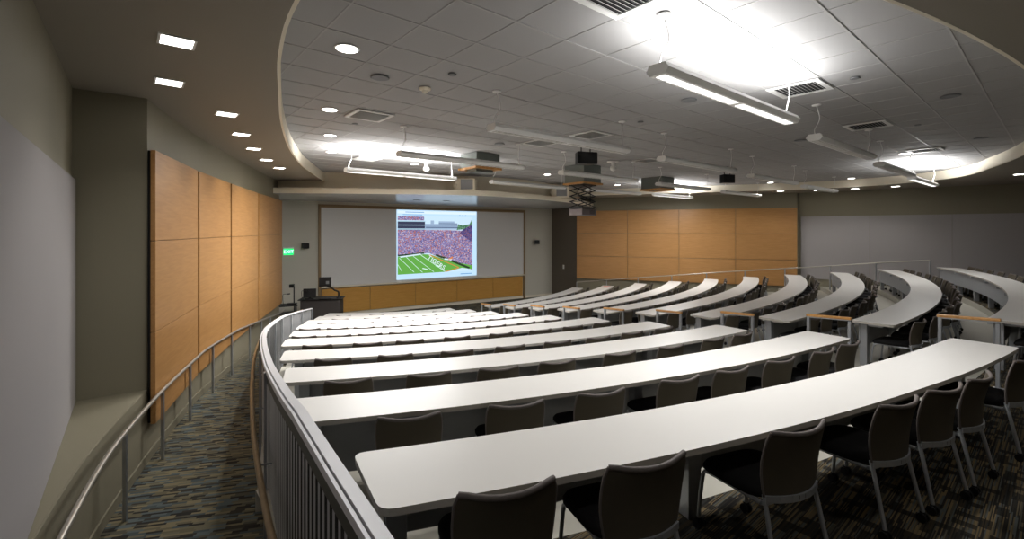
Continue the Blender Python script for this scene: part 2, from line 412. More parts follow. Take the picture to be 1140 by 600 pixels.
mb = MB(); poly = [(-.5,1.98)]+EDGE_L[1:]+[(-5.98,15.2),(-9.5,15.2),(-9,12),(-7,7),(-5.6,5.9),(-5.4,5.2),(.5,-2.2)]
mb.add([(*p, SOF) for p in poly], [tuple(range(len(poly)))]); struct(mb.build('ceiling_soffit', M_SOFFIT))
mb = MB(); poly = EDGE_B+[(16.5,11.4),(21.5,11),(21,9),(16,3.8),(11,.4),(6,-1.6),(2,-2.8),(.2,-2.2)]
mb.add([(*p, SOF) for p in poly], [tuple(range(len(poly)))]); struct(mb.build('ceiling_soffit', M_SOFFIT))
mb = MB(); poly = EDGE_R+[(3.0,23.2),(6,22),(12,19.9),(22.5,12),(22,10.6)]
mb.add([(*p, SOF) for p in poly], [tuple(range(len(poly)))]); struct(mb.build('ceiling_soffit', M_SOFFIT))
fascia(EDGE_L, SOF-.001, CEIL, M_CREAM, 'trim_2', -1)
fascia(EDGE_B, SOF-.001, CEIL, M_CREAM, 'trim_3', 1)
fascia(EDGE_R, SOF-.001, CEIL, M_CREAM, 'trim_4', 1)
# projection soffit over the whiteboard with its curved lip, and the bulkhead above
LIP = smooth([(-9.4,13.9),(-7.33,13.98),(-5.8,14.1),(-4.17,14.3),(-2.6,14.5),(-1.3,14.9),(-.2,15.6),(1.0,16.95),(1.8,17.95),(2.45,18.95),(3.3,20.6),(3.9,22.2)], 5)
LIPZ0, LIPZ1 = 3.07, 3.24
poly = LIP+[(3.3,22.9),(2.2,24.2),front(1.72,-.1),front(-11.6,-.1),(-9.4,14.5)]
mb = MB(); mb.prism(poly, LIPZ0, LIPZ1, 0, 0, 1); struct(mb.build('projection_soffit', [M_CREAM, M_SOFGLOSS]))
BULK = smooth([(-9.4,14.55),(-7.4,14.6),(-5.9,14.7),(-4.0,15.2),(-1.5,15.7),(.1,16.5),(1.1,17.6),(2.1,19.2),(3.0,21.0),(3.4,22.6)], 5)
mb = MB(); mb.slab(BULK, LIPZ1-.02, CEIL+.01, .05, 1); struct(mb.build('wall_front', M_CREAM))

# ------------------------------------------------------------------ tables
ORD = ['zeroth','first','second','third','fourth','fifth','sixth','seventh','eighth','ninth','tenth','eleventh','twelfth','thirteenth','fourteenth','fifteenth','sixteenth','seventeenth','eighteenth','nineteenth','twentieth']
def rounded(poly, corners, r):
    out = []
    n = len(poly)
    for i, p in enumerate(poly):
        if i not in corners: out.append(p); continue
        p = Vector(p); a = (Vector(poly[i-1])-p); b = (Vector(poly[(i+1) % n])-p)
        ra, rb = min(r, a.length*.45), min(r, b.length*.45)
        a.normalize(); b.normalize(); p0, p2 = p+a*ra, p+b*rb
        for t in (0, .25, .5, .75, 1): out.append(tuple(p0*(1-t)**2+p*2*t*(1-t)+p2*t*t))
    return out
pp = [(pol(LEFT[1][:2], LEFT[1][2]+.105, d/4), d/4) for d in range(60, 100)]
LEGSHIFT = 0
for (p, d0), (q, d1) in zip(pp, pp[1:]):
    m = bearing(768); fa, fb = p[0]-m*p[1], q[0]-m*q[1]
    if fa*fb <= 0: LEGSHIFT = d0+(d1-d0)*fa/(fa-fb)-19.55
def make_table(k, side, P):
    c = P[:2]; R, a0, a1 = P[2:]; z = tz(k)
    lab = ('white' if side == 'guardrail' else 'pale grey-white')
    where = 'guardrail-side block' if side == 'guardrail' else 'handrail-side block'
    pos = ('nearest the camera' if k == 1 else 'nearest the whiteboard' if k == 10 else '%s from the camera' % ORD[k])
    mid = pol(c, R+W/2, (a0+a1)/2)
    t = thing('lecture_table', 'long curved %s table, %s in the %s' % (lab, pos, where), 'table', (*mid, z), 0, 'curved lecture tables')
    rel = lambda p: (p[0]-mid[0], p[1]-mid[1])
    n = 36; e = .05 if (k == 1 and side == 'guardrail') else 0
    f = arc(c, R, a0, a1, n); nn = [pol(c, R+W+e*max(0, 1-i/(n*.6)), a0+.35*(1 if side == 'guardrail' else 0)*(R > 0)+(a1-a0-.35)*i/(n-1)) for i in range(n)]
    poly = [rel(p) for p in f]+[rel(p) for p in nn[::-1]]
    poly = rounded(poly, {0, n-1, n, 2*n-1}, .07)
    mb = MB(); mb.prism(poly, TOP-.036, TOP, 0, 1, 1); mb.build('tabletop', [M_WHITE, M_EDGE], t)
    ins = .16/R/R2D
    path = [rel(p) for p in arc(c, R+.048, a0+ins, a1-ins, n)]
    mb = MB(); mb.slab(path, .27 if k == 1 or side == 'handrail' else .09, TOP-.037, .018, -1); mb.build('modesty_panel', M_PANEL, t)
    L = (a1-a0)*R2D*R; cnt = max(2, int(round(L/1.55))+1)
    for i in range(cnt):
        a = a0+ins*1.4+(a1-a0-2.8*ins)*i/(cnt-1)
        if k == 1 and side == 'guardrail' and i == 2: a = 19.55+LEGSHIFT
        p = rel(pol(c, R+.105, a)); mb = MB()
        mb.box((0,0,(TOP-.037)/2), (.11,.096,TOP-.037)); mb.box((0,-.06,TOP-.067), (.05,.36,.06))
        mb.build('leg', M_STEEL, t, (*p, 0), math.radians(a), .004)
    return t
for k in range(1, 11):
    make_table(k, 'guardrail', LEFT[k]); make_table(k, 'handrail', RIGHT[k])

# pink sheet of paper on a distant table
p9 = RIGHT[9]; q = pol(p9, p9[2]+.25, p9[4]-2.2)
mb = MB(); mb.box((0,0,.001), (.5,.3,.002)); tag(mb.build('paper', mat('salmon paper', srgb(235,150,130), .8), None, (*q, tz(9)+TOP+.001), 1.0), 'salmon pink paper lying on a far table end', 'paper')

# ------------------------------------------------------------------ chairs
def seat_bm(mb, m=0):
    prof = [(0.94,.375),(1.0,.39),(1.0,.41),(.93,.432),(.6,.44)]; n = 28; vs = []
    for s, z in prof:
        for j in range(n):
            t = 2*math.pi*j/n; cx, sy = math.cos(t), math.sin(t)
            x = .235*s*math.copysign(abs(cx)**.5, cx); y = .235*s*math.copysign(abs(sy)**.55, sy)
            x *= 1+.05*(y/.235)
            vs.append((x, y+.02, z-(.028*max(0, y/.235)**3)))
    fs = [(i*n+j, i*n+(j+1) % n, (i+1)*n+(j+1) % n, (i+1)*n+j) for i in range(len(prof)-1) for j in range(n)]
    mb.add(vs, fs, m, True); mb.add(vs[:n], [tuple(range(n-1,-1,-1))], m); mb.add(vs[-n:], [tuple(range(n))], m, True)
def back_pt(u, v):
    w = .208+.024*math.sin(v*2.9)+.014*v**3-.012*max(0, v-.88)/.12
    x = u*w; y = -.225-.05*v+.02*math.sin(v*math.pi)-.06*(1-u*u)
    z = .415+.335*v+.022*abs(u)**3*v**4-.012*abs(u)**9*v**6
    return Vector((x, y, z))
def back_bm(mb, m=0, mr=1, nu=12, nv=8, rim=True):
    fr = [back_pt(-1+2*i/nu, j/nv) for j in range(nv+1) for i in range(nu+1)]
    bk = [p+Vector((0,-.014,0)) for p in fr]; n = len(fr); w = nu+1
    fs = [(j*w+i, j*w+i+1, (j+1)*w+i+1, (j+1)*w+i) for j in range(nv) for i in range(nu)]
    mb.add(fr+bk, [f[::-1] for f in fs]+[tuple(n+i for i in f) for f in fs], m, True)
    ed = [i for i in range(w)]+[j*w+nu for j in range(1, nv+1)]+[nv*w+i for i in range(nu-1,-1,-1)]+[j*w for j in range(nv-1,0,-1)]
    mb.add(fr+bk, [(a, b, n+b, n+a) for a, b in zip(ed, ed[1:]+ed[:1])], m)
    if rim:
        mb.tube([back_pt(-1+2*i/nu, 1)+Vector((0,-.007,0)) for i in range(nu+1)], .013, 8, mr)
        for s in (-1, 1): mb.tube([back_pt(s, j/nv)+Vector((0,-.007,0)) for j in range(nv+1)], .008, 6, mr)
def rear_leg(s): return [(s*.2,-.225,.42),(s*.206,-.252,.32),(s*.215,-.29,.16),(s*.222,-.315,.062)]
def front_leg(s): return [(s*.19,-.2,.365),(s*.2,.1,.365),(s*.203,.185,.358),(s*.205,.215,.325),(s*.21,.235,.18),(s*.212,.245,.062)]
def caster_bm(mb, p, m=0):
    for dx in (-.018, .018):
        mb.tube([(p[0]+dx-.008, p[1], .029), (p[0]+dx+.008, p[1], .029)], .0285, 12, m)
    mb.box((p[0], p[1], .045), (.02,.03,.034), m=m)
def make_chair():
    t = thing('lecture_chair', 'x', 'chair'); mb = MB(); seat_bm(mb); se = mb.build('seat', M_SEAT, t)
    mb = MB(); back_bm(mb); ba = mb.build('backrest', [M_MESH, M_RIM_LIT], t)
    mb = MB()
    for q in range(6):
        a, b = back_pt(-1+q/3, 0), back_pt(-1+(q+1)/3, 0); mb.beam(a+Vector((0,-.012,-.006)), b+Vector((0,-.012,-.006)), .026, .034)
    mb.beam((-.19,-.21,.365), (.19,-.21,.365), .02, .02)
    cr = mb.build('crossbar', M_STEEL, t); mb = MB(); mb.box((0,-.302,.41), (.05,.012,.022)); la = mb.build('latch', M_BLACK, cr)
    kids(cr, la); kids(t, se, ba, cr)
    for fn in (front_leg, rear_leg):
        for s in (-1, 1):
            P = fn(s); mb = MB(); mb.tube(smooth(P, 3), .0125, 8); lg = mb.build('leg', M_STEEL, t)
            mb = MB(); caster_bm(mb, P[-1]); ca = mb.build('caster', M_BLACK, lg); kids(lg, ca); kids(t, lg)
    return t
def make_small_chair():
    mb = MB(); seat_bm(mb, 0); back_bm(mb, 1, 2, 8, 5); mb.box((0,-.236,.408), (.42,.022,.034), m=3)
    for fn in (front_leg, rear_leg):
        for s in (-1, 1): mb.tube(fn(s), .0125, 6, 3); caster_bm(mb, fn(s)[-1], 4)
    return mb.build('lecture_chair', [M_SEAT, M_MESH, M_RIM_LIT, M_STEEL, M_BLACK])
PROTO = {}
def put_chair(full, c, r, deg, z, label, group, jit=0, tall=False):
    key = 'full' if full else 'small'
    if key not in PROTO: o = PROTO[key] = make_chair() if full else make_small_chair()
    else: o = copy_tree(PROTO[key]) if full else PROTO[key].copy()
    if not full and o is not PROTO[key]: C.objects.link(o)
    p = pol(c, r, deg); o.location = (*p, z); o.rotation_euler = (0, 0, math.radians(deg)+jit)
    o.scale = (1, 1, 1.085 if tall else 1)
    tag(o, label, 'chair', group)
CH = {1:[564,718.5,885.5,997,1049,1085,1135],2:[457,575.5,669,757.5,816,870,915,946],3:[387,478,555.5,620,691.5,747,794.5,826],
      4:[372,441,509,568,621,665,704,738],5:[354,410,456,509,558,601,637,670],6:[339,377,412,446,481,517,552,586,616],
      7:[344.5,376,405,437,468,499.5,526,553,578.7],8:[364,406,451.5,494,532],9:[379,414,446,478,512],10:[383,419.5,454,489]}
for k, xs in CH.items():
    off = .21 if k == 1 else .18
    c = LEFT[k]; r = c[2]+W+off-.265               # back tips .21 m behind the table edge
    path = [(pol(c, r+.265, d/4), d/4) for d in range(-40, 220)]
    for i, x in enumerate(xs):
        m = bearing(x); deg = None
        for (p, d0), (q, d1) in zip(path, path[1:]):
            fa, fb = p[0]-m*p[1], q[0]-m*q[1]
            if fa*fb <= 0: deg = d0+(d1-d0)*fa/(fa-fb); break
        if deg is None: continue
        put_chair(k <= 5, c, r+(random.uniform(-.02,.02) if k > 1 else 0), deg, tz(k),
                  'dark mesh-back chair, %s from the guardrail, at the %s guardrail-side table from the camera' % (ORD[i+1], ORD[k]),
                  'chairs at the guardrail-side tables', random.uniform(-.04,.04) if k > 1 else (.06 if i == 5 else -.05 if i == 4 else 0), k == 1)
random.seed(11)
for k in range(1, 11):
    c = RIGHT[k]; r = c[2]+W-.06; L = (c[4]-c[3])*R2D*r; n = int(L/.70)
    for i in range(n):
        deg = c[3]+(.42+(L-.75)*i/(n-1))/r/R2D
        if i: deg += random.uniform(-.05,.05)/r/R2D
        put_chair(k <= 3, c, r+random.uniform(-.03,.05), deg, tz(k),
                  'dark mesh-back chair, %s from the aisle, at the %s handrail-side table from the camera' % (ORD[i+1], ORD[k]),
                  'chairs at the handrail-side tables', random.uniform(-.07,.07))

# ------------------------------------------------------------------ aisle rails
for k in range(1, 10):
    a, b = pol(LEFT[k], LEFT[k][2], LEFT[k][4]), pol(RIGHT[k], RIGHT[k][2], RIGHT[k][3])
    m = along(a, b, .5); u = Vector((.58,-.81)); z = tz(k)
    t = thing('aisle_rail', 'oak-topped steel rail in the aisle steps, %s from the camera' % ORD[k], 'handrail', (*m, z), math.atan2(u.y, u.x), 'oak-topped aisle rails')
    mb = MB(); mb.beam((-.31,0,.815), (.27,0,.845), .06, .035); mb.build('grip', M_OAK, t, bevel=.006)
    mb = MB(); mb.beam((-.3,0,.79), (.26,0,.82), .05, .014); mb.build('top_plate', M_STEEL, t)
    for x, zz in ((-.285,-DROP), (.245,0)):
        mb = MB(); mb.box((x,0,(zz+.8)/2), (.035,.045,.8-zz)); mb.box((x,0,zz+.005), (.1,.1,.01)); mb.build('post', M_STEEL, t)

# ------------------------------------------------------------------ guard beside the ramp
def cap_z(y): return EYE-(.966 if y < 2.5 else .966+(y-2.5)*.1167)
t = thing('guardrail', 'curved pale steel guardrail with corrugated metal infill beside the ramp', 'railing', (*GUARD[40], ramp_z(GUARD[40][1])))
O = Vector((*GUARD[40], ramp_z(GUARD[40][1])))
def loc3(p, z): return (p[0]-O.x, p[1]-O.y, z-O.z)
def gslab(path, z0, z1, th, side, m, name, par=t):
    mb = MB(); mb.slab([(p[0]-O.x, p[1]-O.y) for p in path], [z-O.z for z in z0], [z-O.z for z in z1], th, side); return mb.build(name, m, par)
gp = resample(GUARD, .12); cz = [cap_z(p[1]) for p in gp]
gslab(offset(gp, -.03), [z-.028 for z in cz], cz, .048, 1, M_CAP, 'cap')
gslab(offset(gp, .026), [z-.045 for z in cz], [z-.006 for z in cz], .014, 1, M_CAP, 'cap_strip')
gslab(offset(gp, .018), [z-.12 for z in cz], [z-.02 for z in cz], .016, 1, M_DKRAIL, 'top_rail')
fine = resample(GUARD, .021); n = len(fine)
base = offset(fine, .004); nr = [(Vector(b)-Vector(a)).normalized() for a, b in zip(fine, offset(fine, 1.0))]
wav = [(p[0]+v.x*d, p[1]+v.y*d) for p, v, d in zip(base, nr, ((-.006,.012,.016,-.002)[i % 4] for i in range(n)))]
mb = MB()
vs = [loc3(p, ramp_z(p[1])+.03) for p in wav]+[loc3(p, cap_z(p[1])-.05) for p in wav]
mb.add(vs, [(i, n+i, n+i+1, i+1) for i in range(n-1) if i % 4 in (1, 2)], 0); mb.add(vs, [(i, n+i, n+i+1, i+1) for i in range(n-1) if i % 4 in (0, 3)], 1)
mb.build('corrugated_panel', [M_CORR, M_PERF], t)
ps = resample(GUARD, 1.28); FINE = resample(GUARD, .01)
for i, p in enumerate(ps):
    q = FINE; j = min(range(len(q)), key=lambda a: (q[a][0]-p[0])**2+(q[a][1]-p[1])**2)
    d = Vector(q[min(j+3, len(q)-1)])-Vector(q[max(j-3, 0)]); rz = math.atan2(d.y, d.x); nv = Vector((-d.y, d.x)).normalized()
    for s in ((-.03,.045) if p[1] > 3.4 else (-.03,)):
        mb = MB(); zb = ramp_z(p[1])-.02; zt = cap_z(p[1])-.03
        mb.box((0,0,(zt-zb)/2), (.05,.02,zt-zb)); mb.build('post', M_STEEL, t, (p[0]+nv.x*s-O.x, p[1]+nv.y*s-O.y, zb-O.z), rz)
# wooden handrail on the ramp side of the guard
wr = [p for p in resample(GUARD, .15) if p[1] < 12.9]; wp = offset(wr, .12)
mb = MB(); mb.tube([loc3(p, ramp_z(p[1])+1.02) for p in wp], .021, 8); hr = mb.build('handrail', M_TAN, t)
for p, q in list(zip(wr, wp))[6::9]:
    mb = MB(); mb.tube([loc3(p, ramp_z(p[1])+.95), loc3(q, ramp_z(q[1])+.96), loc3(q, ramp_z(q[1])+1.0)], .008, 6); mb.build('bracket', M_STEEL, hr)

# steel handrail on posts beside the low wall of the ramp
rp = [p for p in resample(offset(WALL_L, -.15), .15) if p[1] > 2.35]
Q = rp[20]; O2 = Vector((*Q, ramp_z(Q[1])))
t = thing('handrail', 'curved steel handrail on flat posts along the low ramp wall', 'handrail', O2)
mb = MB(); mb.tube([(p[0]-O2.x, p[1]-O2.y, ramp_z(p[1])+.83-O2.z) for p in rp], .021, 10); mb.build('rail', M_RAILM, t)
for px in (70,139,181,211.5,237,258,278,291,301):
    p = cross_bearing(rp, bearing(px))
    if p:
        mb = MB(); z0 = ramp_z(p[1])-.01-O2.z; mb.box((p[0]-O2.x, p[1]-O2.y, z0+.41), (.042,.016,.82), rz=-.2); mb.build('post', M_STEEL, t)
# handrail along the far ends of the tables
fr = []
for k in range(1, 11):
    c = RIGHT[k]; p = pol(c, c[2]+.1, c[4]+.5/c[2]/R2D); fr.append((*p, tz(k)))
fr[0] = (14.5,16.05,tz(1))
sp = smooth(fr, 5); O3 = Vector(fr[4])
t = thing('handrail', 'slim steel handrail on posts past the far table ends', 'handrail', O3)
mb = MB(); mb.tube([(p[0]-O3.x, p[1]-O3.y, p[2]+.91-O3.z) for p in sp], .021, 8); mb.build('rail', M_RAILM, t)
for p in fr: mb = MB(); mb.box((p[0]-O3.x, p[1]-O3.y, p[2]+.45-O3.z), (.035,.035,.9)); mb.build('post', M_STEEL, t)

# ------------------------------------------------------------------ pendants
PEND = [[(2.33,4.8),(.83,6.98),(-.89,9.03),(-2.6,11.2)],[(5.5,7.63),(3.91,9.6),(2.24,11.64),(.53,13.73)],
        [(8.6,10.35),(6.98,12.3),(5.33,14.28),(3.6,16.15)],[(11.4,12.8),(10.0,15.0),(8.45,17.0),(6.3,18.05)]]
PA = math.atan2(.632, .775)
def area(name, loc, rot, sx, sy, w, col):
    l = bpy.data.lights.new(name, 'AREA'); l.shape = 'RECTANGLE'; l.size = sx; l.size_y = sy; l.energy = w; l.color = col
    o = bpy.data.objects.new(name, l); o.location = loc; o.rotation_euler = rot; C.objects.link(o); return o
UPW = 115.0
for i in range(4):
    for j in range(4):
        lit = i in (0, 3) and j in (0, 3); x, y = PEND[i][j]; z = EYE+1.36
        ln = 2.86 if (i, j) != (3, 3) else 2.6
        lab = '%s linear pendant lamp, %s from the ramp side, %s row from the camera' % ('lit' if lit else 'unlit', ORD[i+1], ORD[j+1])
        t = thing('pendant_lamp', lab, 'lamp', (x, y, z), PA, 'linear pendant lamps')
        hx = [(-.11,0),(-.075,-.045),(.075,-.045),(.11,0),(.075,.05),(-.075,.05)]
        mb = MB(); n = 6
        vs = [(-ln/2, p, q) for p, q in hx]+[(ln/2, p, q) for p, q in hx]
        fs = [(a, (a+1) % 6, 6+(a+1) % 6, 6+a) for a in range(6)]
        fs = [f for q, f in enumerate(fs) if q not in (4,)]        # open top trough
        mb.add(vs, [f[::-1] for f in fs]); mb.add(vs, [tuple(range(6)), tuple(range(11, 5, -1))])
        mb.box((0,0,.012), (ln-.02,.14,.01))
        mb.build('housing', M_LAMPW, t)
        lm = M_TUBE if lit else M_OFF
        for s in (-1, 1):
            mb = MB(); mb.box((s*ln/4,0,-.047), (ln/2-.1,.085,.008)); lv = mb.build('louver', lm, t)
            mb = MB()
            for q in range(14): mb.box((s*ln/4-(ln/4-.08)+(ln/2-.16)*q/13,0,-.0525), (.006,.085,.006))
            mb.build('blade', M_LAMPW, lv)
        for s in (-1, 1):
            cxp = s*(ln/2-.1); hgt = CEIL-z
            mb = MB(); mb.tube(smooth([(cxp,0,.0),(cxp+.02*s,.02,.12),(cxp-.03*s,-.03,.28),(cxp,0,hgt-.01)], 5), .006, 6); mb.build('cord', M_LAMPW, t)
            mb = MB(); mb.lathe([(.02,-.02),(.06,-.012),(.062,0)], (cxp,0,hgt), 16); mb.build('canopy', M_LAMPW, t)
        if lit:
            area('pendant_uplight', (x, y, z+.03), (math.pi, 0, PA), ln-.1, .13, UPW*(.52 if (i, j) == (0, 0) else {(0,3):2.1,(3,0):1.1,(3,3):1.3}[i, j]), (1,.995,.985))
            area('pendant_downlight', (x, y, z-.06), (0, 0, PA), ln-.2, .1, UPW*{(0,0):.66,(0,3):2.3,(3,0):.25,(3,3):1.0}[i, j], (1,.995,.985))

# ------------------------------------------------------------------ downlights, vents and ceiling fittings
def spot(loc, w, size=100, blend=.7, r=.06, col=(1,.98,.95)):
    l = bpy.data.lights.new('downlight_beam', 'SPOT'); l.energy = w; l.spot_size = math.radians(size); l.spot_blend = blend; l.shadow_soft_size = r; l.color = col
    o = bpy.data.objects.new('downlight_beam', l); o.location = loc; C.objects.link(o)
def downlight(x, y, z, label, group, square=False, w=20, rz=0, on=True):
    t = thing('downlight', label, 'ceiling light', (x, y, z), rz, group)
    mb = MB()
    if square:
        for a, b, c, d in ((0,.12,.26,.02),(0,-.12,.26,.02),(.12,0,.02,.22),(-.12,0,.02,.22)): mb.box((a,b,-.004), (c,d,.008))
        mb.build('trim', M_LAMPW, t); mb = MB(); mb.box((0,0,-.003), (.22,.22,.004)); mb.build('lens', M_ON, t)
    else:
        mb.lathe([(.105,-.006),(.12,-.006),(.125,0)], n=28); mb.build('trim', M_LAMPW, t)
        mb = MB(); mb.lathe([(.104,-.0085),(.1,-.0095)], n=28); mb.build('lens', M_ON, t)
    spot((x, y, z-.04), w, 110 if square else 135, .7 if square else .5)
gridrz = math.atan2(AD.y, AD.x)
for i, (x, y) in enumerate([(386.5,54),(367,122),(367.5,150.7),(368.5,169)]):
    p = at(x, y, -1.85); downlight(p[0], p[1], CEIL, 'lit round downlight in the tiles along the ramp edge, %s from the camera' % ORD[i+1], 'round tile downlights', w=95)
for (x, y), s in (((461.7,182.5),'behind the second pendant row, toward the screen'), ((609.4,194.2),'in front of the loudspeaker ledge'), ((687.5,205.8),'past the scissor lift projector'),
                  ((857.7,203.2),'nearest the maple side wall'), ((947.7,198.5),'near the end of the maple side wall'), ((1007.5,171),'beyond the outermost lit pendant'), ((1051.7,190.7),'by the curved fascia at the grey wall')):
    p = at(x, y, -1.85); downlight(p[0], p[1], CEIL, 'lit round tile downlight '+s, 'round tile downlights', w=55 if y > 181 and x < 700 else 30)
for i, (x, y) in enumerate([(197,46),(188.5,91.5),(252.5,127),(268.5,149.5),(282.5,165.5),(296.5,178),(311,187)]):
    p = at(x, y, -1.58); downlight(p[0], p[1], SOF, 'lit square downlight in the soffit over the ramp, %s from the camera' % ORD[i+1], 'square ramp downlights', True, 20 if i > 1 else 14, rz=gridrz)
for i, (x, y) in enumerate([(869,212.6),(910,211.6),(952,210),(997,207.4),(1135,194)]):
    p = at(x, y, -1.58); downlight(p[0], p[1], SOF, 'lit square downlight in the far side soffit, %s from the screen' % ORD[i+1], 'square far side downlights', True, 14, rz=gridrz)
for i, d in enumerate((17, 25, 33, 41, 49)):
    p = pol(LC, 23.7, d); downlight(p[0], p[1], SOF, 'added square fill downlight in the soffit over the rear aisle, %s from the ramp' % ORD[i+1], 'added rear aisle fill lights', True, 24, rz=math.radians(d))  # unseen row, added as fill for the guardrail and chair backs
def vent(x, y, label, part=False):
    t = thing('air_vent', label, 'vent', (x, y, CEIL-.002), gridrz, 'ceiling air vents'); mb = MB()
    for a, b, c, d in ((0,.27,.6,.06),(0,-.27,.6,.06),(.27,0,.06,.48),(-.27,0,.06,.48)): mb.box((a,b,-.008), (c,d,.014))
    mb.build('frame', M_LAMPW, t)
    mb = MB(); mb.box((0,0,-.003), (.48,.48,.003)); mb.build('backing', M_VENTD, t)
    mb = MB(); M = Matrix.Rotation(.7, 3, 'X')
    for q in range(11): mb.box((0,-.22+.044*q,-.014), (.48,.028,.003), M=M)
    mb.build('slats', M_LAMPW, t)
def tile_c(a, b): return tile(a+.5, b+.5)
vent(*tile_c(3, 2), 'square slatted air vent at the edge nearest the first pendant')
vent(*tile_c(9, 2), 'square slatted air vent beside the far end of the first pendant')
p = at(411,128.5,-1.85); vent(p[0], p[1], 'square slatted air vent between the ramp downlights and smoke detector')
for x, y, s in ((408,176.7,'above the lit pendant nearest the screen'),(601.7,158.5,'behind the second ramp side pendant'),(658,150,'above the black box loudspeaker'),(721.7,178.5,'beside the retracted projector lift'),(966,139.5,'above the second pendant of the nearest row'),(1030,167,'by the bright patch at the far curved fascia')):
    p = at(x, y, -1.85); vent(p[0], p[1], 'square slatted air vent '+s)
def disc(name, x, y, r, label, cat, group, m, h=.012):
    mb = MB(); mb.lathe([(r*.86,-h),(r,-h*.6),(r,0)], n=24); tag(mb.build(name, m, None, (x, y, CEIL-.003)), label, cat, group)
for x, y, s in ((423,86,'nearest the ramp edge'),(766.7,111.3,'under the first pendant'),(556,160,'before the projector lift with open tray'),(1058,106.7,'nearest the curved soffit'),(1092,153.5,'farthest along the curved soffit'),(891,156,'beside the second pendant of the nearest row')):
    p = at(x, y, -1.85); disc('ceiling_speaker', p[0], p[1], .11, 'round grey ceiling loudspeaker '+s, 'loudspeaker', 'round ceiling loudspeakers', M_GREY)
for x, y, s in ((503.5,82.5,'near the smoke detector'),(713,135.5,'between two unlit pendants'),(952,86.5,'past the second vent'),(1021.5,139,'toward the curved soffit'),(395,137.5,'below the ramp side vent')):
    p = at(x, y, -1.85); disc('sprinkler_cover', p[0], p[1], .05, 'small round sprinkler cover '+s, 'sprinkler', 'sprinkler covers', M_GREY)
p = at(473,98,-1.85)
t = thing('smoke_detector', 'cream smoke detector on the tile ceiling near the ramp vent', 'smoke detector', (p[0], p[1], CEIL-.003))
mb = MB(); mb.lathe([(.05,-.03),(.075,-.022),(.08,0)]); mb.build('base', M_CREAM, t); mb = MB(); mb.lathe([(.02,-.065),(.035,-.06),(.04,-.03)]); mb.build('sensor', M_CREAM, t)
for x, y, s in ((474.5,180.5,'over the screen end of the ramp side tables'),(682.5,179.5,'beside the black box loudspeaker')):
    p = at(x, y, -1.85); t = thing('ceiling_camera', 'small white camera hanging from the ceiling '+s, 'camera', (p[0], p[1], CEIL-.002), 0, 'ceiling cameras')
    mb = MB(); mb.lathe([(.05,-.03),(.16,-.02),(.16,0)]); mb.build('mount', M_LAMPW, t)
    mb = MB(); mb.tube([(0,0,-.02),(0,0,-.14)], .05, 12); mb.build('neck', M_LAMPW, t)
    mb = MB(); mb.lathe([(.02,-.26),(.075,-.23),(.09,-.18),(.07,-.13)], n=16); mb.build('dome', M_LAMPW, t)

# ------------------------------------------------------------------ projector lifts
def lift_box(x, y, z0, sx, label, name='projector_lift'):
    t = thing(name, label, 'projector lift', (x, y, z0), gridrz, 'projector lifts')
    mb = MB(); mb.box((0,0,(CEIL-z0)/2+.02), (sx,sx,CEIL-z0-.04)); mb.build('housing', M_BOX, t)
    mb = MB()
    for a, b, c, d in ((0,sx/2,sx+.1,.06),(0,-sx/2,sx+.1,.06),(sx/2,0,.06,sx-.02),(-sx/2,0,.06,sx-.02)): mb.box((a,b,.03), (c,d,.05))
    mb.build('wood_frame', M_OAK, t); return t
t = lift_box(2.02,13.2,EYE+1.30,.72,'lowered projector lift with a black scissor mechanism under its box')
mb = MB(); top, bot = -.0, -.63; nseg = 4
for s in (-.2, .2):
    for q in range(nseg):
        z0, z1 = top+(bot-top)*q/nseg, top+(bot-top)*(q+1)/nseg
        mb.beam((-.31,s,z0), (.31,s+.0,z1), .014, .024); mb.beam((.31,s+.03,z0), (-.31,s+.03,z1), .014, .024)
for q in range(nseg+1):
    z0 = top+(bot-top)*q/nseg
    for x in (-.31,.31): mb.beam((x,-.22,z0), (x,.25,z0), .016, .016)
mb.box((0,0,-.015), (.6,.5,.02)); mb.build('scissor_arms', M_BLACK, t)
mb = MB(); mb.tube(smooth([(.2,-.1,0),(.16,-.14,-.3),(.2,-.1,-.6)], 5), .012, 6); mb.build('cable', M_BLACK, t)
mb = MB(); mb.box((0,0,-.65), (.64,.54,.03)); mb.build('tray', M_BLACK, t)
pj = thing('projector', 'grey video projector on the lowered scissor lift', 'projector', (2.02,13.2,EYE+1.30-.87), gridrz)
mb = MB(); mb.box((0,0,.1), (.62,.5,.19)); mb.build('body', mat('grey projector plastic', srgb(112,103,102), .5), pj, bevel=.02)
mb = MB(); mb.tube([(-.14,.24,.1),(-.14,.3,.1)], .06, 16); mb.build('lens', M_BLACK, pj)
mb = MB()
for q in range(6): mb.box((.12,-.252,.05+.02*q), (.22,.006,.008))
mb.build('vent_grille', M_BLACK, pj)
lift_box(5.1,16.2,EYE+1.40,.8,'raised projector lift box by the bright patch near the maple wall')
t = lift_box(-.78,11.25,EYE+1.46,.68,'raised projector lift box nearest the ramp with its tray showing')
mb = MB(); mb.box((0,0,-.02), (.5,.4,.06)); mb.build('tray', M_BOX, t)

